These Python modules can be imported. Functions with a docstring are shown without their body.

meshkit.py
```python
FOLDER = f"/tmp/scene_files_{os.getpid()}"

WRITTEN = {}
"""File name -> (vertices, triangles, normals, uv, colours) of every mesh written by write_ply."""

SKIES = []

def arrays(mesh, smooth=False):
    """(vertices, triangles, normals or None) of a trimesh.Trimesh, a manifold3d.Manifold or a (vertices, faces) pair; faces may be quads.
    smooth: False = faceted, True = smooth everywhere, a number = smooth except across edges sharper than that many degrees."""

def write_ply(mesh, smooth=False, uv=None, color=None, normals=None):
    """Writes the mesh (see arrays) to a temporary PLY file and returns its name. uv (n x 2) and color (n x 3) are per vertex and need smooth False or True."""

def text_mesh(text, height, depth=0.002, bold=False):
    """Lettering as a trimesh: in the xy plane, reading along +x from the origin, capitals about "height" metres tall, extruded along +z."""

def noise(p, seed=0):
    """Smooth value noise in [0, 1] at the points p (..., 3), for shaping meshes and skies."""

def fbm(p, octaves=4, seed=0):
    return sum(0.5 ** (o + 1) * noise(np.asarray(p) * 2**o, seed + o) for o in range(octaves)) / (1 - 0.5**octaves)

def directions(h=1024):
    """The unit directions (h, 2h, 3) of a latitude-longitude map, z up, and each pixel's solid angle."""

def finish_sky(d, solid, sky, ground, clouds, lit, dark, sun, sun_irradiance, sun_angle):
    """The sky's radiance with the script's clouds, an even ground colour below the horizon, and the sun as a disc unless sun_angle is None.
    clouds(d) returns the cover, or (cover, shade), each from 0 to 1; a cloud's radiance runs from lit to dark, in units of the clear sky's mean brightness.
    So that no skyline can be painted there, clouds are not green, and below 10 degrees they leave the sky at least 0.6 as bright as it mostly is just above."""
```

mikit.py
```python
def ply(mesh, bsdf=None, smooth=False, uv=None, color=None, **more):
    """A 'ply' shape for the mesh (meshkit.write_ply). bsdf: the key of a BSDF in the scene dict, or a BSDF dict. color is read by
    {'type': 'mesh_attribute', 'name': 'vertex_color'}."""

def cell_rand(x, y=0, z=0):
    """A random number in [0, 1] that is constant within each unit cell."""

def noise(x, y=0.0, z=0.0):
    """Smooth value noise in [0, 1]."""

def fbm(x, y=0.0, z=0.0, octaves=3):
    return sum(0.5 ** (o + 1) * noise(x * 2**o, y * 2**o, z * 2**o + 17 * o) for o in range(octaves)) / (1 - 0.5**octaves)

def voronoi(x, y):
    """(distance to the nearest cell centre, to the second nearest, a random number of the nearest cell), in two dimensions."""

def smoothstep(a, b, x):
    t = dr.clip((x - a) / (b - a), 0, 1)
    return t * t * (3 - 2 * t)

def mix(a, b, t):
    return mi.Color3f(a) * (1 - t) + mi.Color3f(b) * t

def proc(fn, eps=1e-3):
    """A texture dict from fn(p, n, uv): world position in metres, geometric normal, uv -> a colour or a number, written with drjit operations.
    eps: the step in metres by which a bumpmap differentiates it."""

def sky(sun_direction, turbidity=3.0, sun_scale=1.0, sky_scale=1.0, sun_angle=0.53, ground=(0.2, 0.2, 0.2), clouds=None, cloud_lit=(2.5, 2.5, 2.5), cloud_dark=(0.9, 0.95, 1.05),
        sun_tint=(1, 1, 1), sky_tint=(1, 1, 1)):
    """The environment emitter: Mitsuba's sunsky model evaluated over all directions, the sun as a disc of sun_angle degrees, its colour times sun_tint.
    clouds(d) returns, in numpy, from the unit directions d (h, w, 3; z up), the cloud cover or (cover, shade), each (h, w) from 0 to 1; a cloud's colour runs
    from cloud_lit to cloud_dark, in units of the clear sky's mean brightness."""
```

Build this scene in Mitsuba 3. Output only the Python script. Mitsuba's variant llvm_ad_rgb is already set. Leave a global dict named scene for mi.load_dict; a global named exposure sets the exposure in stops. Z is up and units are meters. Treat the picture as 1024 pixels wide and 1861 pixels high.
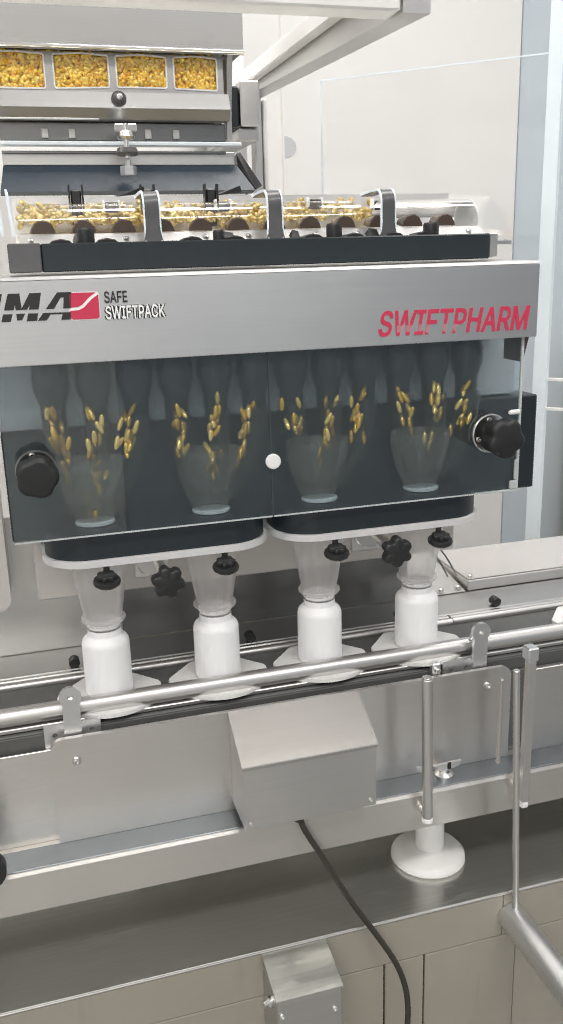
import math, random
import numpy as np, trimesh, mitsuba as mi, mikit, meshkit
import manifold3d as m3
from shapely.geometry import Polygon, Point, box as sbox, LineString
from shapely.ops import unary_union
from shapely import affinity
import drjit as dr
from mikit import proc, noise, fbm, mix, smoothstep, cell_rand

rnd = random.Random(7)
rng = np.random.default_rng(7)
T = mi.ScalarTransform4f
scene, labels = {}, {}

# ------------------------------------------------------------------ camera, lamps, exposure
CAM = np.array([0.0, -0.86, 1.30])
FWD = np.array([0.26439631, 0.92452174, -0.27450708])
UP = np.array([0.10333831, 0.25583882, 0.96118036])
scene['camera'] = {'type': 'perspective', 'fov_axis': 'y', 'fov': 59.588, 'near_clip': 0.02, 'far_clip': 60.0,
                   'to_world': T().look_at(origin=CAM.tolist(), target=(CAM + FWD).tolist(), up=UP.tolist())}
exposure = 0.34
scene['ambient'] = {'type': 'constant', 'radiance': {'type': 'rgb', 'value': [0.54, 0.535, 0.53]}}
LAMPS = [(-0.95, -1.3), (0.55, -1.3), (-0.95, 0.25), (0.75, 0.25), (-1.1, -2.75)]     # the ceiling's light panels, 2.7 m up; the last added to light the facing wall
LAMP_RADIANCE = [13.0, 12.6, 12.0]

# ------------------------------------------------------------------ helpers
def rgb(*c):
    return {'type': 'rgb', 'value': list(c)}

def numbered(name):
    if name not in scene and name not in labels and not any(k.startswith(name + '__') for k in scene):
        return name
    i = 1
    while True:
        k = f'{name}_{i:03d}'
        if k not in scene and k not in labels and not any(q.startswith(k + '__') for q in scene):
            return k
        i += 1

def thing(name, label, cat, group=None):
    k = numbered(name)
    labels[k] = {'label': label, 'category': cat}
    if group:
        labels[k]['group'] = group
    return k

def part(parent, name, mesh, mat, smooth=30, label=None, kind=None, color=None, grain=False):
    base = f'{parent}__{name}'
    k, i = base, 1
    while k in scene:
        k = f'{base}_{i:03d}'
        i += 1
    if grain:      # brushed along the machine's length: u runs across the grain
        v = np.asarray(mesh.vertices)
        scene[k] = mikit.ply(mesh, mat, smooth=False, uv=np.c_[v[:, 2] - v[:, 1], v[:, 0]])
    else:
        scene[k] = mikit.ply(mesh, mat, smooth=(True if color is not None else smooth), color=color)
    d = {}
    if label: d['label'] = label
    if kind: d['kind'] = kind
    if d: labels[k] = d
    return k

def single(name, mesh, mat, label, cat, group=None, smooth=30, kind=None, color=None):
    k = numbered(name)
    scene[k] = mikit.ply(mesh, mat, smooth=(True if color is not None else smooth), color=color)
    labels[k] = {'label': label, 'category': cat}
    if group: labels[k]['group'] = group
    if kind: labels[k]['kind'] = kind
    return k

def struct(name, mesh, mat, smooth=False):
    scene[name] = mikit.ply(mesh, mat, smooth=smooth)
    labels[name] = {'label': STRUCT_LABEL[name], 'category': name.replace('_', ' '), 'kind': 'structure'}
    return name

def box(x0, x1, y0, y1, z0, z1, b=0.0):
    if b <= 0:
        m = trimesh.creation.box((x1 - x0, y1 - y0, z1 - z0))
        m.apply_translation(((x0 + x1) / 2, (y0 + y1) / 2, (z0 + z1) / 2))
        return m
    P = []
    for sx in (0, 1):
        for sy in (0, 1):
            for sz in (0, 1):
                c = np.array([(x0, x1)[sx], (y0, y1)[sy], (z0, z1)[sz]])
                s = np.array([1 - 2 * sx, 1 - 2 * sy, 1 - 2 * sz]) * b
                for ax in range(3):
                    q = c.copy()
                    for o in range(3):
                        if o != ax: q[o] += s[o]
                    P.append(q)
    return trimesh.convex.convex_hull(np.array(P))

def hull(pts):
    return trimesh.convex.convex_hull(np.array(pts, float))

def cyl(p0, p1, r, n=32, r1=None):
    """a capped (tapered) round bar with small chamfers"""
    p0, p1 = np.array(p0, float), np.array(p1, float)
    r1 = r if r1 is None else r1
    L = np.linalg.norm(p1 - p0)
    c = min(0.0008, r * 0.2, L * 0.2)
    m = trimesh.creation.revolve(np.array([[0, 0], [r - c, 0], [r, c], [r1, L - c], [r1 - c, L], [0, L]]), sections=n)
    m.apply_transform(trimesh.geometry.align_vectors([0, 0, 1], (p1 - p0) / L))
    m.apply_translation(p0)
    return m

def lathe(prof, at=(0, 0, 0), axis=(0, 0, 1), n=48):
    m = trimesh.creation.revolve(np.array(prof, float), sections=n)
    a = np.array(axis, float)
    m.apply_transform(trimesh.geometry.align_vectors([0, 0, 1], a / np.linalg.norm(a)))
    m.apply_translation(at)
    return m

def prism(poly, w0, w1, plane='xz'):
    """a shapely polygon in plane xz, xy or yz pushed from w0 to w1 along the third axis"""
    polys = list(getattr(poly, 'geoms', [poly]))
    out = []
    for p in polys:
        if p.area < 1e-10: continue
        out.append(trimesh.creation.extrude_polygon(p, w1 - w0, engine='earcut'))
    m = trimesh.util.concatenate(out)
    M = np.eye(4)
    if plane == 'xz':
        M[:3, :3] = [[1, 0, 0], [0, 0, -1], [0, 1, 0]]; M[1, 3] = w1
    elif plane == 'xy':
        M[2, 3] = w0
    else:
        M[:3, :3] = [[0, 0, 1], [1, 0, 0], [0, 1, 0]]; M[0, 3] = w0
    m.apply_transform(M)
    return m

def tube(pts, r, n=14, closed_ends=True):
    pts = np.array(pts, float)
    t = np.gradient(pts, axis=0); t /= np.linalg.norm(t, axis=1, keepdims=True)
    a = np.cross(t[0], [0.3, 0.2, 0.93]); a /= np.linalg.norm(a)
    V, F = [], []
    rr = np.broadcast_to(r, (len(pts),))
    for i, p in enumerate(pts):
        a = a - t[i] * a.dot(t[i]); a /= np.linalg.norm(a)
        b = np.cross(t[i], a)
        for k in range(n):
            th = 2 * math.pi * k / n
            V.append(p + rr[i] * (math.cos(th) * a + math.sin(th) * b))
    for i in range(len(pts) - 1):
        for k in range(n):
            k2 = (k + 1) % n
            q = [i * n + k, i * n + k2, (i + 1) * n + k2, (i + 1) * n + k]
            F += [[q[0], q[1], q[2]], [q[0], q[2], q[3]]]
    c0 = len(V); V += [pts[0], pts[-1]]
    for k in range(n):
        k2 = (k + 1) % n
        F += [[c0, k2, k], [c0 + 1, (len(pts) - 1) * n + k, (len(pts) - 1) * n + k2]]
    return trimesh.Trimesh(np.array(V), np.array(F), process=False)

def spline(P, n=60):
    from scipy.interpolate import CubicSpline
    P = np.array(P, float)
    d = np.r_[0, np.cumsum(np.linalg.norm(np.diff(P, axis=0), axis=1))]
    return CubicSpline(d, P)(np.linspace(0, d[-1], n))

def cat(*ms):
    return trimesh.util.concatenate(list(ms))

def rounded(x0, x1, z0, z1, r, q=10):
    return sbox(x0 + r, z0 + r, x1 - r, z1 - r).buffer(r, quad_segs=q)

def lobed(r, lobes, depth, n=120):
    a = np.linspace(0, 2 * math.pi, n, endpoint=False)
    rr = r * (1 - depth * (0.5 - 0.5 * np.cos(lobes * a)) ** 1.6)
    return Polygon(np.c_[rr * np.cos(a), rr * np.sin(a)])

def lobed_knob(c, axis, r, h, lobes=6, depth=0.22, turn=0.0):
    """a moulded star knob; axis points from the shaft to the face that is gripped"""
    P = affinity.rotate(lobed(r, lobes, depth), turn, origin=(0, 0))
    lay = []
    for f, z in ((0.86, 0.0), (0.97, 0.10), (1.0, 0.22), (1.0, 0.72), (0.95, 0.88), (0.80, 1.0)):
        lay.append((np.array(P.exterior.coords)[:-1] * f, z * h))
    n = len(lay[0][0]); V, F = [], []
    for xy, z in lay:
        V += [[p[0], p[1], z] for p in xy]
    for i in range(len(lay) - 1):
        for k in range(n):
            k2 = (k + 1) % n
            q = [i * n + k, i * n + k2, (i + 1) * n + k2, (i + 1) * n + k]
            F += [[q[0], q[1], q[2]], [q[0], q[2], q[3]]]
    b = len(V); V += [[0, 0, 0], [0, 0, h * 1.04]]
    for k in range(n):
        k2 = (k + 1) % n
        F += [[b, k2, k], [b + 1, (len(lay) - 1) * n + k, (len(lay) - 1) * n + k2]]
    m = trimesh.Trimesh(np.array(V), np.array(F), process=False)
    a = np.array(axis, float); a /= np.linalg.norm(a)
    m.apply_transform(trimesh.geometry.align_vectors([0, 0, 1], a)); m.apply_translation(c)
    return m

def screw_head(c, axis, r=0.0038, h=0.0025):
    prof = [[0, 0], [r, 0], [r, h * .4], [r * .8, h * .85], [r * .5, h], [r * .42, h], [r * .42, h * .45], [0, h * .45]]
    return lathe(prof, c, axis, 20)

def capsule_mesh(L=0.011, r=0.0033, sub=1):
    m = trimesh.creation.icosphere(subdivisions=sub, radius=1.0)
    v = m.vertices.copy()
    v[:, 2] = np.sign(v[:, 2]) * np.abs(v[:, 2]) ** 0.85
    m.vertices = v * [r, r, L / 2]
    return m

def random_rot():
    return trimesh.transformations.random_rotation_matrix(rng.random(3))

# ------------------------------------------------------------------ materials
def principled(name, color, rough, metal=0.0, spec=0.5, two=True, **kw):
    d = {'type': 'principled', 'base_color': color if isinstance(color, dict) else rgb(*color), 'roughness': rough, 'metallic': metal, 'specular': spec, **kw}
    scene[name] = {'type': 'twosided', 'bsdf': d} if two else d
    return name

def brushed(scale=(6, 900, 900), lo=0.2, hi=0.36):
    """fine streaks along the machine's length, with broader wear"""
    def f(p, n, uv):
        s = noise(p.x * scale[0], p.y * scale[1], p.z * scale[2])
        w = fbm(p.x * 14, p.y * 14, p.z * 14, 3)
        return lo + (hi - lo) * (0.45 * s + 0.55 * w)
    return proc(f)

def steel_tone(c, amount=0.12):
    def f(p, n, uv):
        s = noise(p.x * 5, p.y * 700, p.z * 700)
        w = fbm(p.x * 9 + 3, p.y * 9, p.z * 9, 3)
        k = 1 - amount * (0.35 * s + 0.65 * w)
        return mi.Color3f(*c) * k
    return proc(f)

def worn(c, amount=0.15, scale=22.0):
    def f(p, n, uv):
        w = fbm(p.x * scale, p.y * scale, p.z * scale, 4)
        d = fbm(p.x * 160, p.y * 160, p.z * 160, 2)
        return mi.Color3f(*c) * (1 - amount * (0.7 * w + 0.3 * d))
    return proc(f)

R_BRUSH = brushed()
R_SATIN = brushed(lo=0.3, hi=0.48)
principled('steel', steel_tone((.72, .71, .69)), brushed(lo=.15, hi=.30), 1.0)
principled('fascia_steel', steel_tone((.66, .67, .68), .08), R_SATIN, 1.0)
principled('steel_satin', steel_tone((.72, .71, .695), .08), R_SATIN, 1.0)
def table_rough(p, n, uv):
    s = noise(p.x * 6, p.y * 500, 3.0)
    w = fbm(p.x * 7, p.y * 7, 1.0, 4)
    scr = smoothstep(.80, .9, noise(p.x * 30 + p.y * 11, p.y * 260 - p.x * 40, 7.0))
    return .16 + .10 * s + .16 * smoothstep(.35, .75, w) + .10 * scr
principled('steel_table', steel_tone((.56, .56, .525), .2), proc(table_rough), 0.82, 0.4)
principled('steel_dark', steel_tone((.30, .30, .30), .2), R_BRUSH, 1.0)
principled('ledge_reflection_blue', steel_tone((.30, .325, .35), .15), R_SATIN, 1.0)  # the dark reflection on the ledge is put into this colour
principled('steel_dim_reflection', steel_tone((.26, .262, .26), .2), R_BRUSH, 1.0)  # darkened to paint the dim reflection on the rear wall
principled('glossy_grey', worn((.43, .41, .395), .05), 0.10, clearcoat=.8, clearcoat_gloss=.97)
principled('frame_steel', steel_tone((.80, .775, .74), .08), R_SATIN, 1.0)
principled('nozzle_grey', worn((.035, .044, .050), .2), .4)
principled('under_grey', worn((.50, .50, .45), .15), .45)
principled('knob_black', worn((.012, .013, .014), .2), .52)
R_GRAIN = brushed(scale=(3, 700, 700), lo=.24, hi=.40)
principled('brushed_steel', steel_tone((.73, .71, .68), .14), R_GRAIN, 1.0, anisotropic=.85)
principled('brushed_fascia', steel_tone((.66, .67, .68), .10), brushed(scale=(3, 700, 700), lo=.32, hi=.46), 1.0, anisotropic=.8)
principled('brushed_frame', steel_tone((.78, .755, .72), .10), R_GRAIN, 1.0, anisotropic=.8)
principled('brushed_box', steel_tone((.64, .63, .615), .10), brushed(scale=(3, 700, 700), lo=.28, hi=.42), 1.0, anisotropic=.8)
principled('brushed_lid', steel_tone((.52, .495, .47), .12), brushed(scale=(3, 700, 700), lo=.30, hi=.46), 1.0, anisotropic=.8)
principled('seam_grey', (.045, .052, .056), .5)
principled('hopper_steel', steel_tone((.48, .475, .47), .12), R_GRAIN, 1.0, anisotropic=.7)
principled('steel_grey', steel_tone((.62, .615, .605), .12), R_SATIN, 1.0)
principled('chrome', (.78, .77, .75), 0.09, 1.0)
principled('aluminium', steel_tone((.80, .81, .82), .08), R_SATIN, 1.0)
principled('black_plastic', worn((.018, .019, .020), .25), 0.38)
principled('black_anodised', worn((.014, .021, .026), .3), 0.42)
principled('blue_black', worn((.042, .060, .084), .25), 0.40)
principled('belt_dark', worn((.10, .102, .098), .3, 40), 0.5)
principled('bottle_white', worn((.83, .835, .84), .03), 0.34)
principled('puck_white', worn((.68, .68, .665), .08), 0.42)
principled('white_plastic', worn((.80, .80, .79), .05), 0.4)
principled('white_paint', worn((.80, .79, .77), .05, 6), 0.42)
principled('rim_grey', worn((.60, .60, .60), .06), 0.4)
principled('head_grey', worn((.50, .525, .55), .1), 0.45)
principled('cup_grey', worn((.30, .285, .26), .2), 0.35)
principled('lip_grey', worn((.60, .61, .62), .1), 0.4)
def cream(p, n, uv):
    w = fbm(p.x * 9, p.y * 9, p.z * 9, 4)
    streak = smoothstep(.62, .85, fbm(p.x * 60, p.y * 60, p.z * 5, 3))
    return mi.Color3f(.33, .305, .26) * (1 - .12 * w - .12 * streak)
principled('cream_paint', proc(cream), 0.42)
principled('housing_beige', worn((.60, .57, .54), .06, 8), 0.38)
principled('wall_white', worn((.84, .83, .81), .03, 2), 0.55)
principled('wall_blue', worn((.60, .67, .73), .06, 2), 0.6)
principled('wall_dull', worn((.46, .50, .54), .06, 2), 0.6)
principled('tan', worn((.55, .45, .30), .12, 8), 0.6)
principled('floor_grey', worn((.27, .265, .25), .2, 3), 0.4)
principled('joint_dark', (.012, .012, .011), 0.8)
principled('cable_black', worn((.035, .031, .024), .2), 0.5)
principled('dome_brown', worn((.085, .060, .045), .35, 60), 0.22)
principled('strap_grey', worn((.10, .10, .105), .25, 60), 0.3)
principled('red_print', (.55, .035, .085), 0.5)
principled('faded_print', (.50, .20, .23), 0.5)
principled('black_print', (.022, .022, .022), 0.5)
principled('white_print', (.86, .86, .85), 0.5)
principled('gusset_brown', worn((.10, .06, .06), .2), 0.5)
principled('dial_black', (.02, .02, .02), .5)
scene['clear'] = {'type': 'thindielectric', 'int_ior': 1.49}
scene['shield_clear'] = {'type': 'blendbsdf', 'weight': .055,
                         'a': {'type': 'thindielectric', 'int_ior': 1.52, 'specular_transmittance': rgb(.76, .84, .87), 'specular_reflectance': rgb(.86, .97, 1.0)},
                         'b': {'type': 'principledthin', 'base_color': rgb(.46, .50, .52), 'roughness': .5, 'diff_trans': .8, 'spec_trans': 0.0}}  # grey diffuse layer paints the reflection haze into the panes
scene['edge_clear'] = {'type': 'twosided', 'bsdf': {'type': 'principled', 'base_color': rgb(.50, .53, .53), 'roughness': 0.3, 'specular': 0.5}}
scene['edge_white'] = {'type': 'twosided', 'bsdf': {'type': 'principled', 'base_color': rgb(.74, .81, .86), 'roughness': 0.3, 'specular': 0.5}}
scene['funnel_clear'] = {'type': 'blendbsdf', 'weight': 0.27,
                         'a': {'type': 'thindielectric', 'int_ior': 1.49},
                         'b': {'type': 'principledthin', 'base_color': rgb(.90, .88, .87), 'roughness': 0.35, 'diff_trans': 0.9, 'spec_trans': 0.0}}
scene['gold_capsule'] = {'type': 'twosided', 'bsdf': {'type': 'principled', 'base_color': {'type': 'mesh_attribute', 'name': 'vertex_color'}, 'roughness': 0.14, 'metallic': 0.25, 'specular': 0.6, 'clearcoat': 0.6, 'clearcoat_gloss': 0.95}}
for nm_, c_ in (('gold_falling', (.82, .48, .06)), ('gold_pale', (.95, .66, .20)), ('gold_dull', (.48, .27, .04))):
    scene[nm_] = {'type': 'twosided', 'bsdf': {'type': 'principled', 'base_color': rgb(*c_), 'roughness': 0.15, 'metallic': .4, 'specular': 0.6, 'clearcoat': 0.8, 'clearcoat_gloss': 0.95}}

scene['chute_smoke'] = {'type': 'blendbsdf', 'weight': 0.20, 'a': {'type': 'thindielectric', 'int_ior': 1.25, 'specular_transmittance': rgb(.86, .86, .84)},
                        'b': {'type': 'principledthin', 'base_color': rgb(.16, .155, .14), 'roughness': 0.4, 'diff_trans': .6, 'spec_trans': 0.0}}
scene['cup_smoke'] = {'type': 'blendbsdf', 'weight': 0.22, 'a': {'type': 'thindielectric', 'int_ior': 1.49, 'specular_transmittance': rgb(.82, .83, .82)},
                      'b': {'type': 'principledthin', 'base_color': rgb(.30, .29, .27), 'roughness': 0.4, 'diff_trans': .6, 'spec_trans': 0.0}}
STRUCT_LABEL = {'added_facing_wall': 'added unseen white wall behind the camera for steel reflections', 'added_facing_partition': 'added unseen blue grey partition behind the camera that dims steel reflections', 'floor': 'grey workshop floor under the machine', 'back_wall': 'white wall panel far behind the machine',
                'side_wall': 'pale blue wall strip beyond the white wall'}

# ------------------------------------------------------------------ setting
struct('floor', box(-4, 5, -4, 4, -0.05, 0.0), 'floor_grey')
struct('added_facing_wall', box(-4, .40, -3.3, -3.25, 0, 2.75), 'wall_white')  # added out of view so the steel has a bright wall to mirror
struct('added_facing_partition', box(.41, 5, -3.3, -3.25, 0, 2.75), 'wall_dull')  # added out of view to make reflections darker towards the right
struct('back_wall', box(-2.5, 1.378, 1.5, 1.55, 0.0, 2.75), 'wall_white')
struct('side_wall', box(1.385, 4.0, 1.5, 1.55, 0.0, 2.75), 'wall_blue')
for lx, ly in LAMPS:
    t = thing('ceiling_lamp', 'unseen flat white light panel hanging high overhead', 'lamp', 'light panels above the machine')
    part(t, 'housing', box(lx - .62, lx + .62, ly - .17, ly + .17, 2.715, 2.76, .004), 'white_paint')
    k = part(t, 'diffuser', (np.array([[lx - .6, ly - .15, 2.71], [lx - .6, ly + .15, 2.71], [lx + .6, ly + .15, 2.71], [lx + .6, ly - .15, 2.71]]), np.array([[0, 1, 2], [0, 2, 3]])), 'white_plastic', False)
    scene[k]['emitter'] = {'type': 'area', 'radiance': rgb(*LAMP_RADIANCE)}

t = thing('tan_door', 'tan door edge at the far right behind the clear door', 'door')
part(t, 'leaf', box(1.56, 2.3, 1.40, 1.44, 0.0, 1.05, .003), 'tan')

# ------------------------------------------------------------------ enclosure: beams, post, back panel
t = thing('enclosure_frame', 'pale painted square frame of beams above and behind the hopper', 'machine frame')
part(t, 'front_beam', box(-1.2, .374, -.005, .030, 1.5162, 1.575, .002), 'white_paint')
part(t, 'side_beam', hull([(x, y, z) for y, z0, z1 in ((-.005, 1.515, 1.560), (.60, 1.538, 1.572)) for x in (.376, .404) for z in (z0, z1)]), 'steel_satin', False)
part(t, 'side_rail', box(.360, .3745, .032, .598, 1.545, 1.566, .002), 'white_paint')
part(t, 'rear_post', box(.393, .405, .602, .630, .62, 1.575, .0015), 'steel_satin')
part(t, 'post_trim', box(.4065, .412, .598, .628, .62, 1.536, .001), 'white_paint')
part(t, 'back_panel', box(-1.2, .389, .640, .655, .62, 2.1, .001), 'wall_white')
t = thing('bracket_column', 'grey steel bracket block right of the hopper', 'bracket')
part(t, 'block', box(.320, .347, .40, .636, 1.470, 1.527, .002), 'steel_satin')
part(t, 'lower_block', box(.316, .3455, .405, .634, 1.452, 1.4685, .002), 'steel_grey')
part(t, 'side_plate', box(.303, .318, .402, .632, 1.4695, 1.520, .002), 'black_anodised')
t = thing('sliding_panel', 'white sliding panel with a half round finger hole at its left edge', 'panel')
part(t, 'sheet', box(.7052, 1.372, 1.482, 1.498, .30, 2.6, .002), 'wall_white')
part(t, 'finger_hole', prism(Polygon([(.7056 + .031 * math.cos(a), 1.568 + .026 * math.sin(a)) for a in np.linspace(-math.pi / 2, math.pi / 2, 24)]), 1.4800, 1.4815), 'lip_grey', label='grey half round finger hole')

# ------------------------------------------------------------------ clear door with post
t = thing('clear_door', 'swung open clear door with pale edges at the right', 'door')
A, B = np.array([.497, .579]), np.array([.751, .345])
dv = (B - A) / np.linalg.norm(B - A); nv = np.array([-dv[1], dv[0]])
def along(s, z): return [A[0] + dv[0] * s, A[1] + dv[1] * s, z]
LD = np.linalg.norm(B - A)
part(t, 'pane', (np.array([along(0, .9), along(LD, .9), along(LD, 1.56), along(0, 1.56)]), np.array([[0, 1, 2], [0, 2, 3]])), 'clear', False)
def bar2(s0, s1, z0, z1, th):
    return hull([[*(A + dv * s + nv * o), z] for s in (s0, s1) for o in (-th, th) for z in (z0, z1)])
part(t, 'top_edge', bar2(0, LD, 1.5602, 1.5622, .0012), 'edge_white', False)
part(t, 'side_edge', bar2(-.0022, -.0002, .9, 1.5622, .0012), 'edge_white', False)
part(t, 'post', bar2(LD + .0005, LD + .020, .62, 2.1, .010), 'edge_white', False)
for z in (1.11, 1.065):
    part(t, 'hinge', bar2(LD + .0205, LD + .05, z - .002, z + .002, .003), 'white_paint', False)

# ------------------------------------------------------------------ hopper
HY = .25
t = thing('hopper', 'stainless steel hopper with four sight windows full of golden capsules', 'hopper')
part(t, 'upper_panel', hull([(x, y, z) for x in (-.25, .2845) for y, z in ((HY - .012, 1.5275), (HY - .012 + .08, 1.5275), (HY - .013, 1.62), (HY + .10, 1.62))]), 'hopper_steel', grain=True)
part(t, 'crease', tube([(-.25, HY - .0135, 1.5265), (.2845, HY - .0135, 1.5265)], .003, 12), 'chrome')
# window frame: sheet with four openings
wins = [(-.070, -.003), (-.0015 + .0, .0598), (.0705, .1300), (.1395, .1955), (.2050, .2545)]
frame = sbox(-.25, 1.4845, .2625, 1.5245)
holes = []
for i, (a, b) in enumerate(wins):
    zt, zb = 1.5222, 1.4885
    n = 14
    xs = np.linspace(a, b, n)
    top = [(x, zt - .0008 * math.cos((x - a) / (b - a) * math.pi * 2)) for x in xs]
    bot = [(x, zb + (.0015 * math.sin((x - .10) * 22))) for x in xs[::-1]]
    h = Polygon(top + bot).buffer(-.002).buffer(.002)
    holes.append(h)
part(t, 'window_frame', prism(frame.difference(unary_union(holes)), HY + .002, HY + .0055), 'hopper_steel', grain=True)
for h in holes:
    k = part(t, 'window', prism(h.buffer(.0012).difference(h.buffer(-.0004)), HY + .0005, HY + .0018), 'white_plastic')
    part(k, 'pane', prism(h.buffer(-.0003), HY + .0042, HY + .0043).slice_plane([0, HY + .00425, 0], [0, -1, 0]), 'clear', False)
part(t, 'lip_panel', hull([(x, y, z) for x in (-.002, .2665) for y, z in ((HY - .004, 1.4835), (HY + .006, 1.4835), (HY - .012, 1.466), (HY + .006, 1.454), (HY - .006, 1.4545))]), 'hopper_steel', grain=True)
part(t, 'lower_panel', box(.006, .2645, HY + .012, HY + .016, 1.434, 1.4535, .0006), 'steel_dark')
part(t, 'lip_edge', tube([(-.002, HY - .006, 1.4548), (.115, HY - .006, 1.4548)], .0012, 8), 'chrome')
part(t, 'side_cheek', prism(Polygon([(HY - .012, 1.5265), (HY + .12, 1.5265), (HY + .12, 1.435), (HY + .006, 1.435), (HY + .003, 1.47)]), .2655, .2715, 'yz'), 'steel_grey')
part(t, 'back_sheet', box(-.25, .2630, HY + .022, HY + .026, 1.435, 1.526), 'chrome')
bm = lathe([[0, 0], [.0085, 0], [.0085, .002], [.006, .004], [.006, .007], [.0035, .009], [0, .009]], (.1385, HY - .0085, 1.4755), (0, -1, .15), 24)
part(t, 'bolt', bm, 'strap_grey')
part(t, 'bolt_tip', lathe([[0, 0], [.0036, 0], [.003, .003], [0, .0042]], (.1385, HY - .0175, 1.4768), (0, -1, .15), 16), 'chrome')
for x in (.055, .085, .172, .205):
    part(t, 'bracket_tab', box(x - .004, x + .004, HY + .0085, HY + .0115, 1.436, 1.447, .0006), 'steel_grey')
# golden capsules behind the windows: two loose layers
base = capsule_mesh(.0078, .0024, 1)
V, F, Cc, off = [], [], [], 0
def put_capsule(M, col):
    global off
    v = trimesh.transform_points(base.vertices, M)
    V.append(v); F.append(base.faces + off); off += len(v)
    Cc.append(np.tile(col, (len(v), 1)))
def gold():
    k = rng.random()
    c = np.array([.80, .48, .01]) * (1 - k) + np.array([.98, .78, .18]) * k
    return np.clip(c * (0.82 + .3 * rng.random()), 0, .97)
for layer, yy in ((0, HY + .0076), (1, HY + .0104), (2, HY + .0134)):
    for gx in np.arange(-.072, .258, .0046):
        for gz in np.arange(1.4855, 1.525, .0042):
            M = random_rot()
            M[:3, 3] = [gx + rng.normal(0, .0016), yy + rng.normal(0, .0009), gz + rng.normal(0, .0015)]
            if rng.random() < .04: continue
            put_capsule(M, gold())
single('hopper_capsules', trimesh.Trimesh(np.vstack(V), np.vstack(F), process=False), 'gold_capsule', 'heap of golden softgel capsules behind the hopper windows', 'capsules', kind='stuff', color=np.vstack(Cc))

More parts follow.
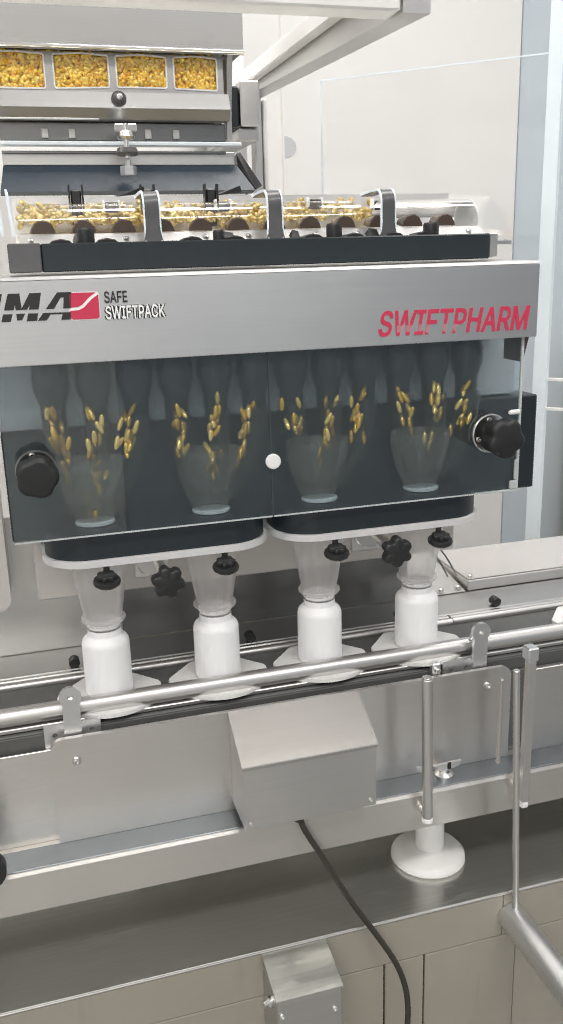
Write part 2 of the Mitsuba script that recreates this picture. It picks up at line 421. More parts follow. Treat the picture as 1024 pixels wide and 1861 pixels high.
# feed chute under the hopper
t = thing('feed_chute', 'dark blue sloping feed chute under the hopper', 'chute')
part(t, 'edge_rail', box(-.06, .279, HY - .010, HY + .002, 1.4262, 1.4312, .0012), 'edge_white')
part(t, 'face_plate', box(.006, .2735, HY + .004, HY + .008, 1.4068, 1.4215, .0008), 'steel_satin')
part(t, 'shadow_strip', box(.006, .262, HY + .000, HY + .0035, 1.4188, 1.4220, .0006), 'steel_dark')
part(t, 'slope', hull([(x, y, z) for x0, x1, y, z in ((.006, .2745, HY, 1.4062), (.0, .2885, HY - .030, 1.3765), (.0, .2885, HY - .012, 1.3735), (.006, .2745, HY + .02, 1.4062)) for x in (x0, x1)]), 'blue_black', False)
part(t, 'end_cap', hull([(.2755, HY + .006, 1.420), (.2755, HY, 1.407), (.2895, HY - .03, 1.377), (.2995, HY - .02, 1.382), (.2945, HY + .004, 1.400), (.2815, HY + .01, 1.422), (.2895, HY + .02, 1.374), (.2755, HY + .03, 1.410)]), 'black_plastic', False)
part(t, 'nut', lathe([[0, 0], [.0085, 0], [.0092, .0008], [.0092, .0095], [.0085, .0105], [.0035, .0105], [.0035, .016], [0, .016]], (.1405, HY - .034, 1.392), (0, 0, 1), 6), 'aluminium', False)
part(t, 'stud', cyl((.1405, HY - .034, 1.4105), (.1405, HY - .034, 1.447), .0028), 'chrome')
part(t, 'wing', cat(lathe([[0, 0], [.0085, 0], [.010, .003], [.0085, .008], [.004, .010], [0, .010]], (.1405, HY - .034, 1.430), (0, 0, 1), 24), box(.128, .1385, HY - .036, HY - .032, 1.4385, 1.4465, .001), box(.1425, .153, HY - .036, HY - .032, 1.4385, 1.4465, .001)), 'steel')
part(t, 'collar', lathe([[0, 0], [.011, 0], [.0125, .003], [.0105, .008], [0, .008]], (.1405, HY - .034, 1.4135), (0, 0, 1), 24), 'strap_grey')

# ------------------------------------------------------------------ counting tray above the fascia
t = thing('counting_tray', 'steel counting tray with rounded channels behind a black front bar', 'tray')
part(t, 'front_bar', box(.0285, .4605, -.030, -.004, 1.2925, 1.3165, .001), 'black_anodised')
part(t, 'bar_end', box(.0005, .0280, -.0315, -.004, 1.2925, 1.3170, .001), 'strap_grey', label='grey left end block of the bar')
part(t, 'bar_end', box(.4610, .4705, -.028, -.004, 1.2935, 1.3168, .001), 'steel_grey', label='brownish right end block of the bar')
part(t, 'bed', hull([(x, y, z) for x in (.010, .500) for y, z in ((-.003, 1.306), (-.003, 1.3095), (.16, 1.331), (.16, 1.327))]), 'chrome', False)
part(t, 'rear_wall', hull([(x, y, z) for x in (.010, .512) for y, z in ((.160, 1.330), (.163, 1.330), (.166, 1.367), (.169, 1.367))]), 'steel_satin', False)
part(t, 'end_wall', prism(Polygon([(-.003, 1.307), (.160, 1.329), (.160, 1.364), (.06, 1.357), (.02, 1.335)]), .5045, .5075, 'yz'), 'clear', False)
def channel_pipe(x0, x1, a0, a1):
    n, nx = 22, 3
    A_ = np.linspace(a0, a1, n)
    V_, F_ = [], []
    for i, x in enumerate(np.linspace(x0, x1, nx)):
        for a in A_:
            V_.append([x, .078 - .027 * math.cos(a), 1.3335 + .0215 * math.sin(a)])
    for i in range(nx - 1):
        for k in range(n - 1):
            q = [i * n + k, i * n + k + 1, (i + 1) * n + k + 1, (i + 1) * n + k]
            F_ += [[q[0], q[2], q[1]], [q[0], q[3], q[2]]]
    return trimesh.Trimesh(np.array(V_), np.array(F_), process=False)
for x0, x1 in ((.013, .128), (.139, .247), (.259, .366), (.3765, .4885)):
    part(t, 'clear_cover', channel_pipe(x0, x1, -1.0, .93 if x0 > .37 else 2.75), 'clear')
part(t, 'cover_back', channel_pipe(.3880, .4885, .95, 2.95), 'steel_satin', 60)
part(t, 'cover_end', hull([(x, .078 - .027 * math.cos(a), 1.3335 + .0215 * math.sin(a)) for x in (.4888, .4902) for a in np.linspace(-.6, 3.6, 24)]), 'edge_clear', 40)
part(t, 'front_shelf', hull([(x, y, z) for x in (.012, .4880) for y, z in ((.0235, 1.3120), (.0235, 1.3140), (.0470, 1.3262), (.0470, 1.3240))]), 'steel_grey', False)
for i in range(12):
    x = .0345 + i * .0378
    prof = [(-.013, 0), (-.0118, .0045), (-.0085, .0098), (-.004, .0125), (0, .0132), (.004, .0125), (.0085, .0098), (.0118, .0045), (.013, 0)]
    part(t, 'channel_dome', hull([(x + p[0] * s, y, 1.3268 + (y - .048) * .12 + p[1] * s) for p in prof for y, s in ((.0480, .86), (.0500, .92), (.0740, .6))]), 'dome_brown', 40)
for x in (.0475, .089, .168, .2085, .287, .330, .372, .405):
    prof = [(-.014, 0), (-.012, .005), (-.0075, .009), (0, .0105), (.0075, .009), (.012, .005), (.014, 0)]
    part(t, 'front_dome', hull([(x + p[0], y, 1.3105 + p[1] * s) for p in prof for y, s in ((.002, .9), (.006, 1.0), (.022, .9))]), 'black_plastic', 40)
def strap(x, y0=.001, top=1.3605, w=.0066, flare=.011, back=.11):
    path = [(.0150, 1.3110), (.0160, 1.3180), (.0170, 1.3300), (.0172, 1.3450), (.0185, 1.3545), (.0240, top - .0005), (.0340, top + .0010), (.050, top + .0005), (.075, top - .0010)]
    P = spline([(0, a, b) for a, b in path], 26)[:, 1:]
    V_, F_ = [], []
    for i, (y, z) in enumerate(P):
        tt = P[min(i + 1, len(P) - 1)] - P[max(i - 1, 0)]; tt = tt / np.linalg.norm(tt)
        nn = np.array([-tt[1], tt[0]]) * .0011
        ww = w + (flare - w) * max(0, 1 - (z - 1.311) / .020) ** 1.6 if i < 14 else w
        V_ += [[x - ww, y + nn[0], z + nn[1]], [x + ww, y + nn[0], z + nn[1]], [x + ww, y - nn[0], z - nn[1]], [x - ww, y - nn[0], z - nn[1]]]
    for i in range(len(P) - 1):
        for k in range(4):
            k2 = (k + 1) % 4
            q = [i * 4 + k, i * 4 + k2, (i + 1) * 4 + k2, (i + 1) * 4 + k]
            F_ += [[q[0], q[1], q[2]], [q[0], q[2], q[3]]]
    F_ += [[0, 2, 1], [0, 3, 2]]; e = (len(P) - 1) * 4; F_ += [[e, e + 1, e + 2], [e, e + 2, e + 3]]
    m = trimesh.Trimesh(np.array(V_), np.array(F_), process=False); m.fix_normals()
    return m
for x in (.1335, .2530, .3715):
    part(t, 'strap', strap(x), 'strap_grey', 25)
    part(t, 'strap_edge', cat(strap(x - .0074, w=.0007, flare=.0007, top=1.3612), strap(x + .0074, w=.0007, flare=.0007, top=1.3612)), 'edge_white', 25)
for x in (.073, .146, .213):
    part(t, 'clip', cat(box(x - .0052, x + .0052, .118, .124, 1.333, 1.371, .0015), box(x - .0075, x - .006, .116, .126, 1.352, 1.376, .0005), box(x + .006, x + .0075, .116, .126, 1.352, 1.376, .0005)), 'black_plastic')
for x, z, r, h in ((.0705, 1.312, .0080, .018), (.3115, 1.312, .0078, .018), (.4160, 1.312, .0080, .017), (.195, 1.311, .0055, .015)):
    k = part(t, 'knob', lathe([[0, .002], [r * .9, .002], [r, .004], [r, h * .85], [r * .85, h], [0, h]], (x, .0115, z), n=24), 'black_plastic')
    part(t, 'knob_collar', lathe([[0, 0], [r * 1.3, 0], [r * 1.3, .0015], [0, .0018]], (x, .0115, z - .0012), n=24), 'white_plastic')
for x, s in ((.2385, 1), (.135, -1)):
    part(t, 'flag', hull([(x - .022, .130, 1.3655), (x - .019, .128, 1.3645), (x + .009, .130, 1.3745), (x + .0105, .130, 1.3675), (x - .022, .134, 1.3655), (x + .0095, .134, 1.3735)]), 'black_plastic', False)
part(t, 'side_guard', hull([(x, y, z) for x in (-.016, -.012) for y, z in ((.0, 1.30), (.03, 1.352), (.16, 1.372), (.16, 1.31))]), 'clear', False)
for x, z1 in ((-.002, 1.372), (.0075, 1.367)):
    part(t, 'guard_post', hull([(x - .0015, .05, 1.325), (x + .0015, .05, 1.325), (x - .004, .05, z1), (x - .001, .05, z1 - .003), (x - .0015, .054, 1.325), (x - .002, .054, z1)]), 'edge_white', False)
for x, z in ((.3220, 1.3500), (.3960, 1.3480), (.1060, 1.3495), (.2210, 1.3490)):
    k = part(t, 'toggle', box(x - .0065, x + .0065, .098, .106, z - .002, z + .008, .001), 'black_plastic')
    part(k, 'pin', cat(box(x - .0085, x - .0070, .097, .107, z, z + .010, .0004), box(x + .0070, x + .0085, .097, .107, z, z + .010, .0004)), 'white_plastic')
for x in (.022, .1100, .1870, .2300, .3000, .3450, .4300, .4700):
    part(t, 'screw', screw_head((x, .034, 1.3195), (0, -.45, .9), .0032, .003), 'chrome')
for x, w_ in ((.060, .012), (.2010, .015), (.2720, .010), (.3530, .014)):
    part(t, 'catch', hull([(x, .026, 1.3165), (x + w_, .026, 1.3150), (x + w_ * .8, .030, 1.3240), (x + w_ * .2, .030, 1.3255), (x, .036, 1.3200), (x + w_, .036, 1.3190)]), 'black_plastic', False)
# capsules on the tray
V, F, Cc, off = [], [], [], 0
base = capsule_mesh(.0105, .0031, 1)
for k in range(640):
    x = rng.uniform(.016, .42)
    if x > .30 and rng.random() < .45: continue
    y = .107 + .050 * rng.random() ** .7
    z = 1.327 + (y - .06) * .13 + .003 + rng.random() * .018 * ((y - .09) / .065)
    M = random_rot(); M[:3, 3] = [x, y, z]
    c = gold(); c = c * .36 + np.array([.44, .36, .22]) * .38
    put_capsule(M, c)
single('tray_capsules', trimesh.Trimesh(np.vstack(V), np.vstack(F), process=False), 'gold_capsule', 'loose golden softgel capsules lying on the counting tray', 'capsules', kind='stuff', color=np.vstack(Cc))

# ------------------------------------------------------------------ fascia cover with lettering
t = thing('fascia_cover', 'satin steel fascia cover with black and red lettering', 'cover')
part(t, 'sheet', cat(box(-.20, .4995, -.060, -.0575, 1.2160, 1.2865, .0005)), 'brushed_fascia', grain=True)
part(t, 'top_fold', hull([(x, y, z) for x in (-.20, .4995) for y, z in ((-.0600, 1.2868), (-.0575, 1.2895), (.045, 1.2915), (.045, 1.2885), (-.0575, 1.2868))]), 'steel_satin', False)
part(t, 'end_fold', box(.4965, .4995, -.0572, .045, 1.2165, 1.2865, .0004), 'steel_satin')
part(t, 'gusset', prism(Polygon([(.4920, 1.2155), (.4985, 1.2155), (.4920, 1.1900)]), -.0480, -.0100), 'gusset_brown')

def letters(text, height, x, z, width, y=-.0604, depth=.0005, slant=0.0, bold=True, rise=0.0, cutter=None, grow=0.0):
    m = meshkit.text_mesh(text, height, depth, bold=bold)
    lo, hi = m.bounds
    v = m.vertices.copy()
    v[:, 0] = (v[:, 0] - lo[0]) * width / (hi[0] - lo[0])
    v[:, 0] += slant * v[:, 1]
    v[:, 1] += rise * v[:, 0]
    m.vertices = v
    if cutter is not None:
        m = cutter(m)
    M = np.eye(4); M[:3, :3] = [[1, 0, 0], [0, 0, -1], [0, 1, 0]]; M[:3, 3] = [x, y, z]
    m.apply_transform(M)
    return m

def to_man(m):
    m = trimesh.Trimesh(m.vertices, m.faces, process=True)
    return m3.Manifold(m3.Mesh(np.asarray(m.vertices, np.float32), np.asarray(m.faces, np.uint32)))
def from_man(m):
    q = m.to_mesh()
    return trimesh.Trimesh(q.vert_properties[:, :3], q.tri_verts, process=False)

def quad(*p): return Polygon(p)
def logo_letters():
    """slanted heavy capitals I M A, split by a gap below the middle"""
    H, sl = .0228, .28
    S_ = lambda x, z: (x + sl * z, z)
    I = quad(S_(0, 0), S_(.0085, 0), S_(.0085, H), S_(0, H))
    w = .029
    Mm = Polygon([S_(0, 0), S_(.0075, 0), S_(.0085, .0135), S_(.0125, 0.001), S_(.0165, 0.001), S_(.0205, .0135), S_(.0205, 0), S_(w, 0), S_(w - .001, H), S_(.0185, H), S_(.0145, .0105), S_(.0105, H), S_(.001, H)])
    Aa = Polygon([S_(0, 0), S_(.0072, 0), S_(.0095, .0048), S_(.0195, .0048), S_(.0192, 0), S_(.0272, 0), S_(.0232, H), S_(.0115, H)]).difference(Polygon([S_(.0112, .0085), S_(.0192, .0085), S_(.0178, .0185), S_(.0152, .0185)]))
    gap = sbox(-.1, .0062, .2, .0094)
    sh = [affinity.translate(I, -.0225, 0), affinity.translate(Mm, -.0105, 0), affinity.translate(Aa, .0192, 0)]
    return [g.difference(gap) for g in sh]
for name, g in zip(('letter_i', 'letter_m', 'letter_a'), logo_letters()):
    part(t, 'logo_letter', prism(affinity.translate(affinity.skew(g, 0, -0.4, origin=(0, 0)), .0, 1.2537), -.0609, -.0604), 'black_print', False)
sq = affinity.translate(rounded(0, .0245, 0, .0222, .0028), .0466, 1.2531)
sw = LineString([(.0440, 1.2618), (.0535, 1.2622), (.0575, 1.2640), (.0640, 1.2702), (.0695, 1.2740), (.0740, 1.2765)]).buffer(.0013)
part(t, 'logo_square', prism(sq.difference(sw), -.0609, -.0604), 'red_print', False)
part(t, 'logo_outline', prism(sq.buffer(.0006).union(sw.intersection(sq)), -.06035, -.0602), 'white_print', False)
part(t, 'lettering', letters('SAFE', .0092, .0760, 1.2661, .0196, bold=True), 'black_print', False, label='small dark SAFE lettering')
part(t, 'lettering', letters('SWIFTPACK', .0104, .0762, 1.2524, .0512, y=-.0608, bold=True), 'white_print', False, label='small white SWIFTPACK lettering with dark shadow')
for dx, dz, y_ in ((-.0010, -.0004, -.0602), (.0011, .0004, -.06035)):
    part(t, 'lettering_shadow', letters('SWIFTPACK', .0104, .0762 + dx, 1.2524 + dz, .0512, y=y_, depth=.0003, bold=True), 'black_print', False)
def wear(m):
    """the lower strokes of the letters W, I, F, T and P are rubbed away, but for the feet"""
    lo, hi = m.bounds; w = hi[0] - lo[0]; h = hi[1] - lo[1]
    a = to_man(m)
    for f0, f1, z0, z1 in ((.115, .30, .16, .42), (.30, .375, .10, .40), (.375, .47, .10, .40), (.47, .515, .12, .38), (.515, .56, .12, .36)):
        cut = trimesh.creation.box(((f1 - f0) * w, (z1 - z0) * h, .01)); cut.apply_translation((lo[0] + (f0 + f1) / 2 * w, lo[1] + (z0 + z1) / 2 * h, 0))
        a = a - to_man(cut)
    return from_man(a)
part(t, 'rubbed_lettering', letters('SWIFTPHARM', .0222, .3284, 1.2252, .1585, y=-.0602, depth=.0003, slant=.16, bold=True, rise=-.006), 'faded_print', False, label='faded grey pink strokes where the red print is rubbed')
part(t, 'lettering', letters('SWIFTPHARM', .0222, .3284, 1.2252, .1585, slant=.16, bold=True, rise=-.006, cutter=wear), 'red_print', False, label='large red slanted SWIFTPHARM lettering, partly rubbed away')

# ------------------------------------------------------------------ counting head behind the shield
BX = [.0555, .1705, .2855, .4005]            # the four filling lines
t = thing('filling_unit', 'dark filling unit with twelve nozzles over four discharge cups', 'filling unit')
part(t, 'upper_plate', box(-.15, .530, .030, .046, 1.1450, 1.2860, .001), 'head_grey')
part(t, 'lower_plate', box(-.024, .5545, .020, .058, 1.0365, 1.1435, .0015), 'black_anodised')
part(t, 'side_arm', box(-.15, .4960, .0465, .060, 1.1450, 1.2860, .001), 'strap_grey')
for i in range(12):
    x = .0265 + i * .03905
    part(t, 'nozzle', lathe([[0, 1.262], [.0120, 1.262], [.0125, 1.222], [.0155, 1.210], [.0170, 1.202], [.0170, 1.188], [.0140, 1.178], [.0118, 1.172], [.0112, 1.149], [.0085, 1.1485], [.0085, 1.16], [0, 1.16]], (x, .004, 0), n=36), 'nozzle_grey', 40)
for x in BX:
    n, nz = 25, 12
    V_, F_ = [], []
    for j in range(nz):
        z = 1.1190 - (1.1190 - 1.0600) * j / (nz - 1)
        r = .0335 - (.0335 - .0175) * (j / (nz - 1)) ** 2.0
        for k in range(n):
            a = math.pi * k / (n - 1)
            V_.append([x - r * math.cos(a), -.004 + .66 * r * math.sin(a), z])
    for j in range(nz - 1):
        for k in range(n - 1):
            q = [j * n + k, j * n + k + 1, (j + 1) * n + k + 1, (j + 1) * n + k]
            F_ += [[q[0], q[2], q[1]], [q[0], q[3], q[2]]]
    cup = trimesh.Trimesh(np.array(V_), np.array(F_), process=False)
    k = part(t, 'discharge_cup', cup, 'cup_grey', 40)
    V2 = np.array(V_).copy(); V2[:, 1] = -.004 - (V2[:, 1] + .004)
    part(t, 'cup_front', trimesh.Trimesh(V2, np.array(F_)[:, ::-1], process=False), 'cup_smoke', 40)
    lip = Polygon([(x + .0190 * math.cos(a), -.006 + .0175 * math.sin(a)) for a in np.linspace(0, 2 * math.pi, 40)])
    part(t, 'cup_lip', prism(lip, 1.0566, 1.0586, 'xy'), 'lip_grey', label=None)

for i in range(12):      # smoky finger-like chutes that bend from the nozzles into the cups
    x = .0265 + i * .03905
    o = x - BX[i // 3]
    P = spline([(x, -.004, 1.156), (x - o * .04, -.008, 1.138), (x - o * .18, -.010, 1.112), (x - o * .38, -.008, 1.088), (x - o * .60, -.006, 1.068)], 22)
    part(t, 'chute', tube(P, np.linspace(.0118, .0070, 22), 20), 'chute_smoke', 60)
# falling capsules
def stream(x0, z0, x1, z1, n, w=.0042):
    n = int(n * 2.6)
    lean = math.atan2(x1 - x0, z1 - z0)
    for i in range(n):
        f = min(1, max(0, rng.normal(.45, .28)))
        M = trimesh.transformations.rotation_matrix(lean + math.pi + rng.normal(0, .20), [0, 1, 0]) @ trimesh.transformations.rotation_matrix(rng.normal(0, .40), [1, 0, 0])
        M[:3, 3] = [x0 + (x1 - x0) * f + rng.normal(0, w), -.014 + rng.normal(0, .003) + .008 * max(0, (1.115 - z0 - (z1 - z0) * f) / .05), z0 + (z1 - z0) * f]
        m = capsule_mesh(.0145, .0025, 2); m.apply_transform(M)
        single('falling_capsule', m, ('gold_falling', 'gold_pale', 'gold_dull')[rng.integers(3)], 'golden softgel capsule dropping behind the clear shield', 'capsule', 'capsules dropping behind the clear shield', smooth=True)
for i, streams in enumerate((((-.033, 1.168, -.022, 1.104, 8), (.006, 1.165, .000, 1.066, 10), (.040, 1.165, .030, 1.108, 6)),
                             ((-.030, 1.162, -.024, 1.112, 5), (.008, 1.170, .001, 1.072, 8), (.042, 1.165, .028, 1.098, 6)),
                             ((-.028, 1.160, -.024, 1.118, 4), (.010, 1.158, .003, 1.096, 5), (.045, 1.170, .036, 1.120, 5)),
                             ((-.026, 1.162, -.022, 1.122, 4), (.012, 1.166, .004, 1.098, 5), (.050, 1.165, .038, 1.118, 4)))):
    for x0, z0, x1, z1, n in streams:
        stream(BX[i] + x0, z0, BX[i] + x1, z1, n)

# ------------------------------------------------------------------ clear shield in front of the head
t = thing('clear_shield', 'two pane tinted clear shield in front of the counting head', 'shield')
SY = -.050
for x0, x1 in ((-.0205, .2222), (.2238, .4885)):
    p = part(t, 'pane', (np.array([[x0, SY, 1.0570], [x1, SY, 1.0570], [x1, SY, 1.2150], [x0, SY, 1.2150]]), np.array([[0, 1, 2], [0, 2, 3]])), 'shield_clear', False)
part(t, 'bottom_edge', box(-.0205, .2222, SY - .0015, SY + .0015, 1.0558, 1.0567, .0), 'edge_clear', False)
part(t, 'bottom_edge', box(.2238, .4885, SY - .0015, SY + .0015, 1.0558, 1.0567, .0), 'edge_clear', False)
part(t, 'side_edge', box(.4888, .4912, SY - .0015, SY + .0015, 1.0558, 1.2155, .0), 'edge_clear', False)
part(t, 'seam_strip', box(.2224, .2236, SY - .001, SY + .001, 1.0558, 1.2150), 'seam_grey', False)
part(t, 'button', lathe([[0, 0], [.0074, 0], [.0074, .0022], [.0064, .0036], [0, .0040]], (.2240, SY - .0018, 1.1115), (0, -1, 0), 28), 'white_plastic')
part(t, 'corner_hinge', cat(box(.468, .4885, SY - .005, SY - .002, 1.0560, 1.0585, .0006), box(.4795, .4885, SY - .006, SY - .002, 1.0590, 1.0680, .001), box(.4845, .4885, SY - .005, SY - .002, 1.0685, 1.0900, .0008)), 'edge_clear')
part(t, 'latch_pin', lathe([[0, 0], [.0026, 0], [.0026, .010], [.0016, .0125], [0, .013]], (.4865, SY - .004, 1.1405), (-1, -.2, 0), 16), 'white_plastic')
for side, x, z in (('left', .0050, 1.1235), ('right', .4545, 1.1205)):
    k = thing('shield_knob', ('large matt black clamping knob at the left end of the clear shield' if side == 'left' else 'large black clamping knob with steel disc at the right end of the clear shield'), 'knob', None)
    rd = .0182 if side == 'left' else .0200
    kd = part(k, 'disc', lathe([[0, 0], [rd - .0005, 0], [rd, .0006], [rd, .0030], [rd - .001, .0042], [0, .0042]], (x, SY - .002, z), (0, -1, 0), 48), 'steel_dark' if side == 'left' else 'steel')
    for a in (100, 200, 320):
        part(kd, 'screw', screw_head((x + .0145 * math.cos(math.radians(a)), SY - .0061, z + .0145 * math.sin(math.radians(a))), (0, -1, 0), .0026, .0018), 'chrome')
    part(k, 'shaft', cyl((x, SY - .0062, z), (x, SY - .022, z), .008), 'black_plastic')
    part(k, 'grip', lobed_knob((x, SY - .020, z), (0, -1, 0), .0185 if side == 'left' else .0205, .022, 5, .10 if side == 'left' else .16, 20 if side == 'left' else 5), 'knob_black', 40)

# ------------------------------------------------------------------ funnel trays, funnels
def stadium(x0, x1, y0, y1, r):
    return sbox(x0 + r, y0 + r, x1 - r, y1).buffer(r, quad_segs=14).intersection(sbox(x0, y0, x1, y1))
for j, (x0, x1) in enumerate(((.0025, .2265), (.2315, .4640))):
    side = ('left', 'right')[j]
    t = thing('funnel_tray', f'{side} black funnel tray with rounded front and pale rim', 'tray', None)
    part(t, 'band', prism(stadium(x0 + .003, x1 - .003, -.0430, .0190, .040), 1.0305, 1.0555, 'xy'), 'black_anodised')
    part(t, 'rim', prism(stadium(x0, x1, -.0465, .0750, .043), 1.0235, 1.0300, 'xy'), 'rim_grey')
    for x in BX[2 * j:2 * j + 2]:
        xx = x + .004
        k = part(t, 'stop_knob', lathe([[0, 0], [.0095, 0], [.0124, .0022], [.0131, .0045], [.0124, .0068], [.0100, .0078], [0, .0078]], (xx - .001, -.0490, 1.0055), (0, -.15, 1), 40), 'black_plastic', 40)
        part(k, 'grip', lobed_knob((xx - .001, -.0502, 1.0128), (0, -.15, 1), .0096, .0055, 7, .22), 'black_plastic', 40)
        part(k, 'stud', cyl((xx, -.0430, 1.0160), (xx, -.0430, 1.0234), .0030), 'black_plastic')
FL = ['clear tapered funnel over the leftmost bottle', 'clear tapered funnel over the second bottle from the left', 'clear tapered funnel over the third bottle from the left', 'clear tapered funnel over the rightmost bottle, beside the star knob']
for i, x in enumerate(BX):
    t = thing('funnel', FL[i], 'funnel')
    n = 44
    def shell(prof):
        return lathe(prof, (x, 0, 0), n=n)
    part(t, 'cone', shell([[.0285, 1.0230], [.0275, 1.010], [.0215, .972], [.0190, .9585]]), 'funnel_clear', 60)
    part(t, 'collar', shell([[.0188, .9575], [.0212, .9570], [.0224, .9555], [.0224, .9535], [.0212, .9520], [.0188, .9518]]), 'funnel_clear', 40)
    part(t, 'spout', shell([[.0180, .9580], [.0168, .9440]]), 'funnel_clear', 60)
# bracket with the star knobs between the funnels
for j, (x, z, lab) in enumerate(((.1165, 1.0010, 'black star knob between the two left funnels'), (.3555, 1.0030, 'black star knob with steel disc between the two right funnels'))):
    t = thing('star_knob', lab, 'knob')
    part(t, 'bracket', box(x - .024, x + .008, .020, .026, .984, 1.0225, .001), 'steel_satin')
    part(t, 'disc', lathe([[0, 0], [.0165, 0], [.0165, .003], [.015, .004], [0, .004]], (x - .006, .0185, z + .002), (0, -1, 0), 32), 'steel')
    part(t, 'bolt', screw_head((x - .015, .0142, z + .011), (0, -1, 0), .0035, .003), 'chrome')
    part(t, 'shaft', cyl((x, .0140, z), (x, -.040, z), .0055), 'steel')
    part(t, 'grip', lobed_knob((x, -.040, z), (0, -1, 0), .0165, .014, 6, .24, 0 if j else 15), 'black_plastic', 40)

# ------------------------------------------------------------------ lower housing and rear guards
t = thing('lower_housing', 'beige steel lower housing behind the funnels', 'housing')
part(t, 'body', box(-.006, .4870, .080, .128, .9500, 1.0355, .002), 'housing_beige')
part(t, 'rear_wall', box(-.40, .0850, .1290, .1335, .8712, 1.034, .0005), 'steel_satin', False, label='left part of the rear wall, toned for its bright reflection')  # one wall split in two steels to imitate its reflected tones
part(t, 'rear_wall', box(.0855, .4480, .1300, .134, .8712, 1.034, .0005), 'steel_dim_reflection', False, label='right part of the rear wall, darkened for its dim reflection')  # darker steel stands in for the reflected tray underside
part(t, 'rear_shelf', box(-.40, 1.4, .0690, .1295, .8660, .8705, .001), 'steel_grey')
t = single('side_cover', prism(rounded(-.40, -.0335, .9480, 1.25, .012), .070, .128), 'housing_beige', 'cream side cover with rounded corner at the far left', 'cover')
for x, n_ in ((.0245, 0), (.4130, 1), (.5430, 2), (.225, 3)):
    single('standoff', cyl((x, .0690, .8765), (x, .0810, .8765), .0058), 'black_plastic', ('black round standoff left of the leftmost bottle', 'black round standoff beside the rightmost bottle', 'black round standoff under the right platform', 'black round standoff behind the second bottle')[n_], 'standoff')
t = thing('right_platform', 'glossy steel platform with screws at the right behind the rail', 'platform')
part(t, 'top', box(.5345, 1.4, .1310, .2500, .8706, .8850, .001), 'steel_satin')
part(t, 'end_plate', hull([(.5300, .128, .8725), (.4600, .128, .8725), (.5335, .25, .8870), (.450, .25, .8870), (.5300, .1290, .8710), (.4590, .1290, .8710), (.5335, .25, .884), (.450, .25, .884)]), 'steel_satin', False)
part(t, 'glossy_cover', box(.5360, 1.4, .1325, .2495, .8854, .8870, .0005), 'glossy_grey')
for x, y in ((.497, .134), (.5225, .136), (.5420, .140)):
    part(t, 'screw', screw_head((x, y, .8865 if x > .53 else .8752), (0, -.2, 1), .0042, .004), 'chrome')

t = thing('wire_prong', 'pair of thin bent wire prongs right of the rightmost funnel', 'prong')
for dx in (0, .012):
    part(t, 'wire', tube(spline([(.452 + dx, .10, .957), (.466 + dx, .10, .945), (.480 + dx, .10, .925), (.492 + dx, .105, .905)], 20), .0011, 8), 'steel_dark')
part(t, 'clip', box(.4480, .4700, .094, .0975, .9500, .9560, .0008), 'aluminium')
# ------------------------------------------------------------------ conveyor
t = thing('conveyor', 'steel conveyor with dark belt and channel frame', 'conveyor')
part(t, 'belt', box(-.40, 1.40, -.0480, .0560, .8560, .8635, .001), 'belt_dark')
part(t, 'belt_side', box(-.40, 1.40, -.0500, -.0484, .8200, .8620, .0004), 'belt_dark')
part(t, 'rear_side', box(-.40, 1.40, .0564, .0600, .8000, .8640, .0004), 'steel_dark')
part(t, 'side_panel', box(-.40, .4780, -.0570, -.0540, .7481, .8480, .0005), 'brushed_steel', grain=True)
part(t, 'side_panel', box(.5170, 1.40, -.0640, -.0600, .7481, .8505, .0005), 'brushed_steel', grain=True)
part(t, 'inner_panel', box(.4784, 1.40, -.0540, -.0515, .7481, .8480, .0005), 'steel_dark')
pl = rounded(-.0095, .4850, .700, .8615, .012).intersection(sbox(-.1, .7494, .6, .9))
kp = part(t, 'cover_plate', prism(pl, -.0660, -.0610), 'brushed_steel', grain=True)
for x, z in ((.0140, .8370), (.4560, .8420)):
    part(kp, 'screw', screw_head((x, -.0662, z), (0, -1, 0), .0042, .0034), 'chrome')
ch = Polygon([(-.1000, .7045), (-.1000, .7450), (-.0980, .7478), (-.0480, .7478), (-.0480, .7448), (-.0970, .7448), (-.0970, .7075), (.05, .7075), (.05, .7045)])
part(t, 'frame', prism(ch, -.40, 1.40, 'yz'), 'brushed_frame', grain=True)
part(t, 'ledge_reflection_strip', box(-.40, 1.40, -.0965, -.0645, .7479, .7490, .0003), 'ledge_reflection_blue')  # strip added to carry the painted dark reflection of the ledge
part(t, 'added_under_panel', box(.0700, 1.40, .2000, .2040, .6210, .8650), 'under_grey', False, label='added grey panel under the belt that darkens the table reflection')  # hidden panel added to darken what the table top mirrors
part(t, 'added_under_panel', box(-.60, .0690, .2000, .2040, .6210, .8650), 'housing_beige', False, label='added pale panel under the belt that brightens the table reflection at the left')  # hidden panel added to lighten the mirrored left of the table top
part(t, 'frame_rear', box(-.40, 1.40, .050, .054, .7080, .7995), 'steel_dark', False)
# roller at the left edge
single('end_roller', lathe([[0, 0], [.0165, 0], [.0180, .0015], [.0180, .012], [.0165, .0135], [.006, .0135], [.006, .016], [0, .016]], (-.0770, -.1015, .7650), (0, -1, 0), 40), 'black_plastic', 'dark round roller end at the left edge of the conveyor', 'roller')

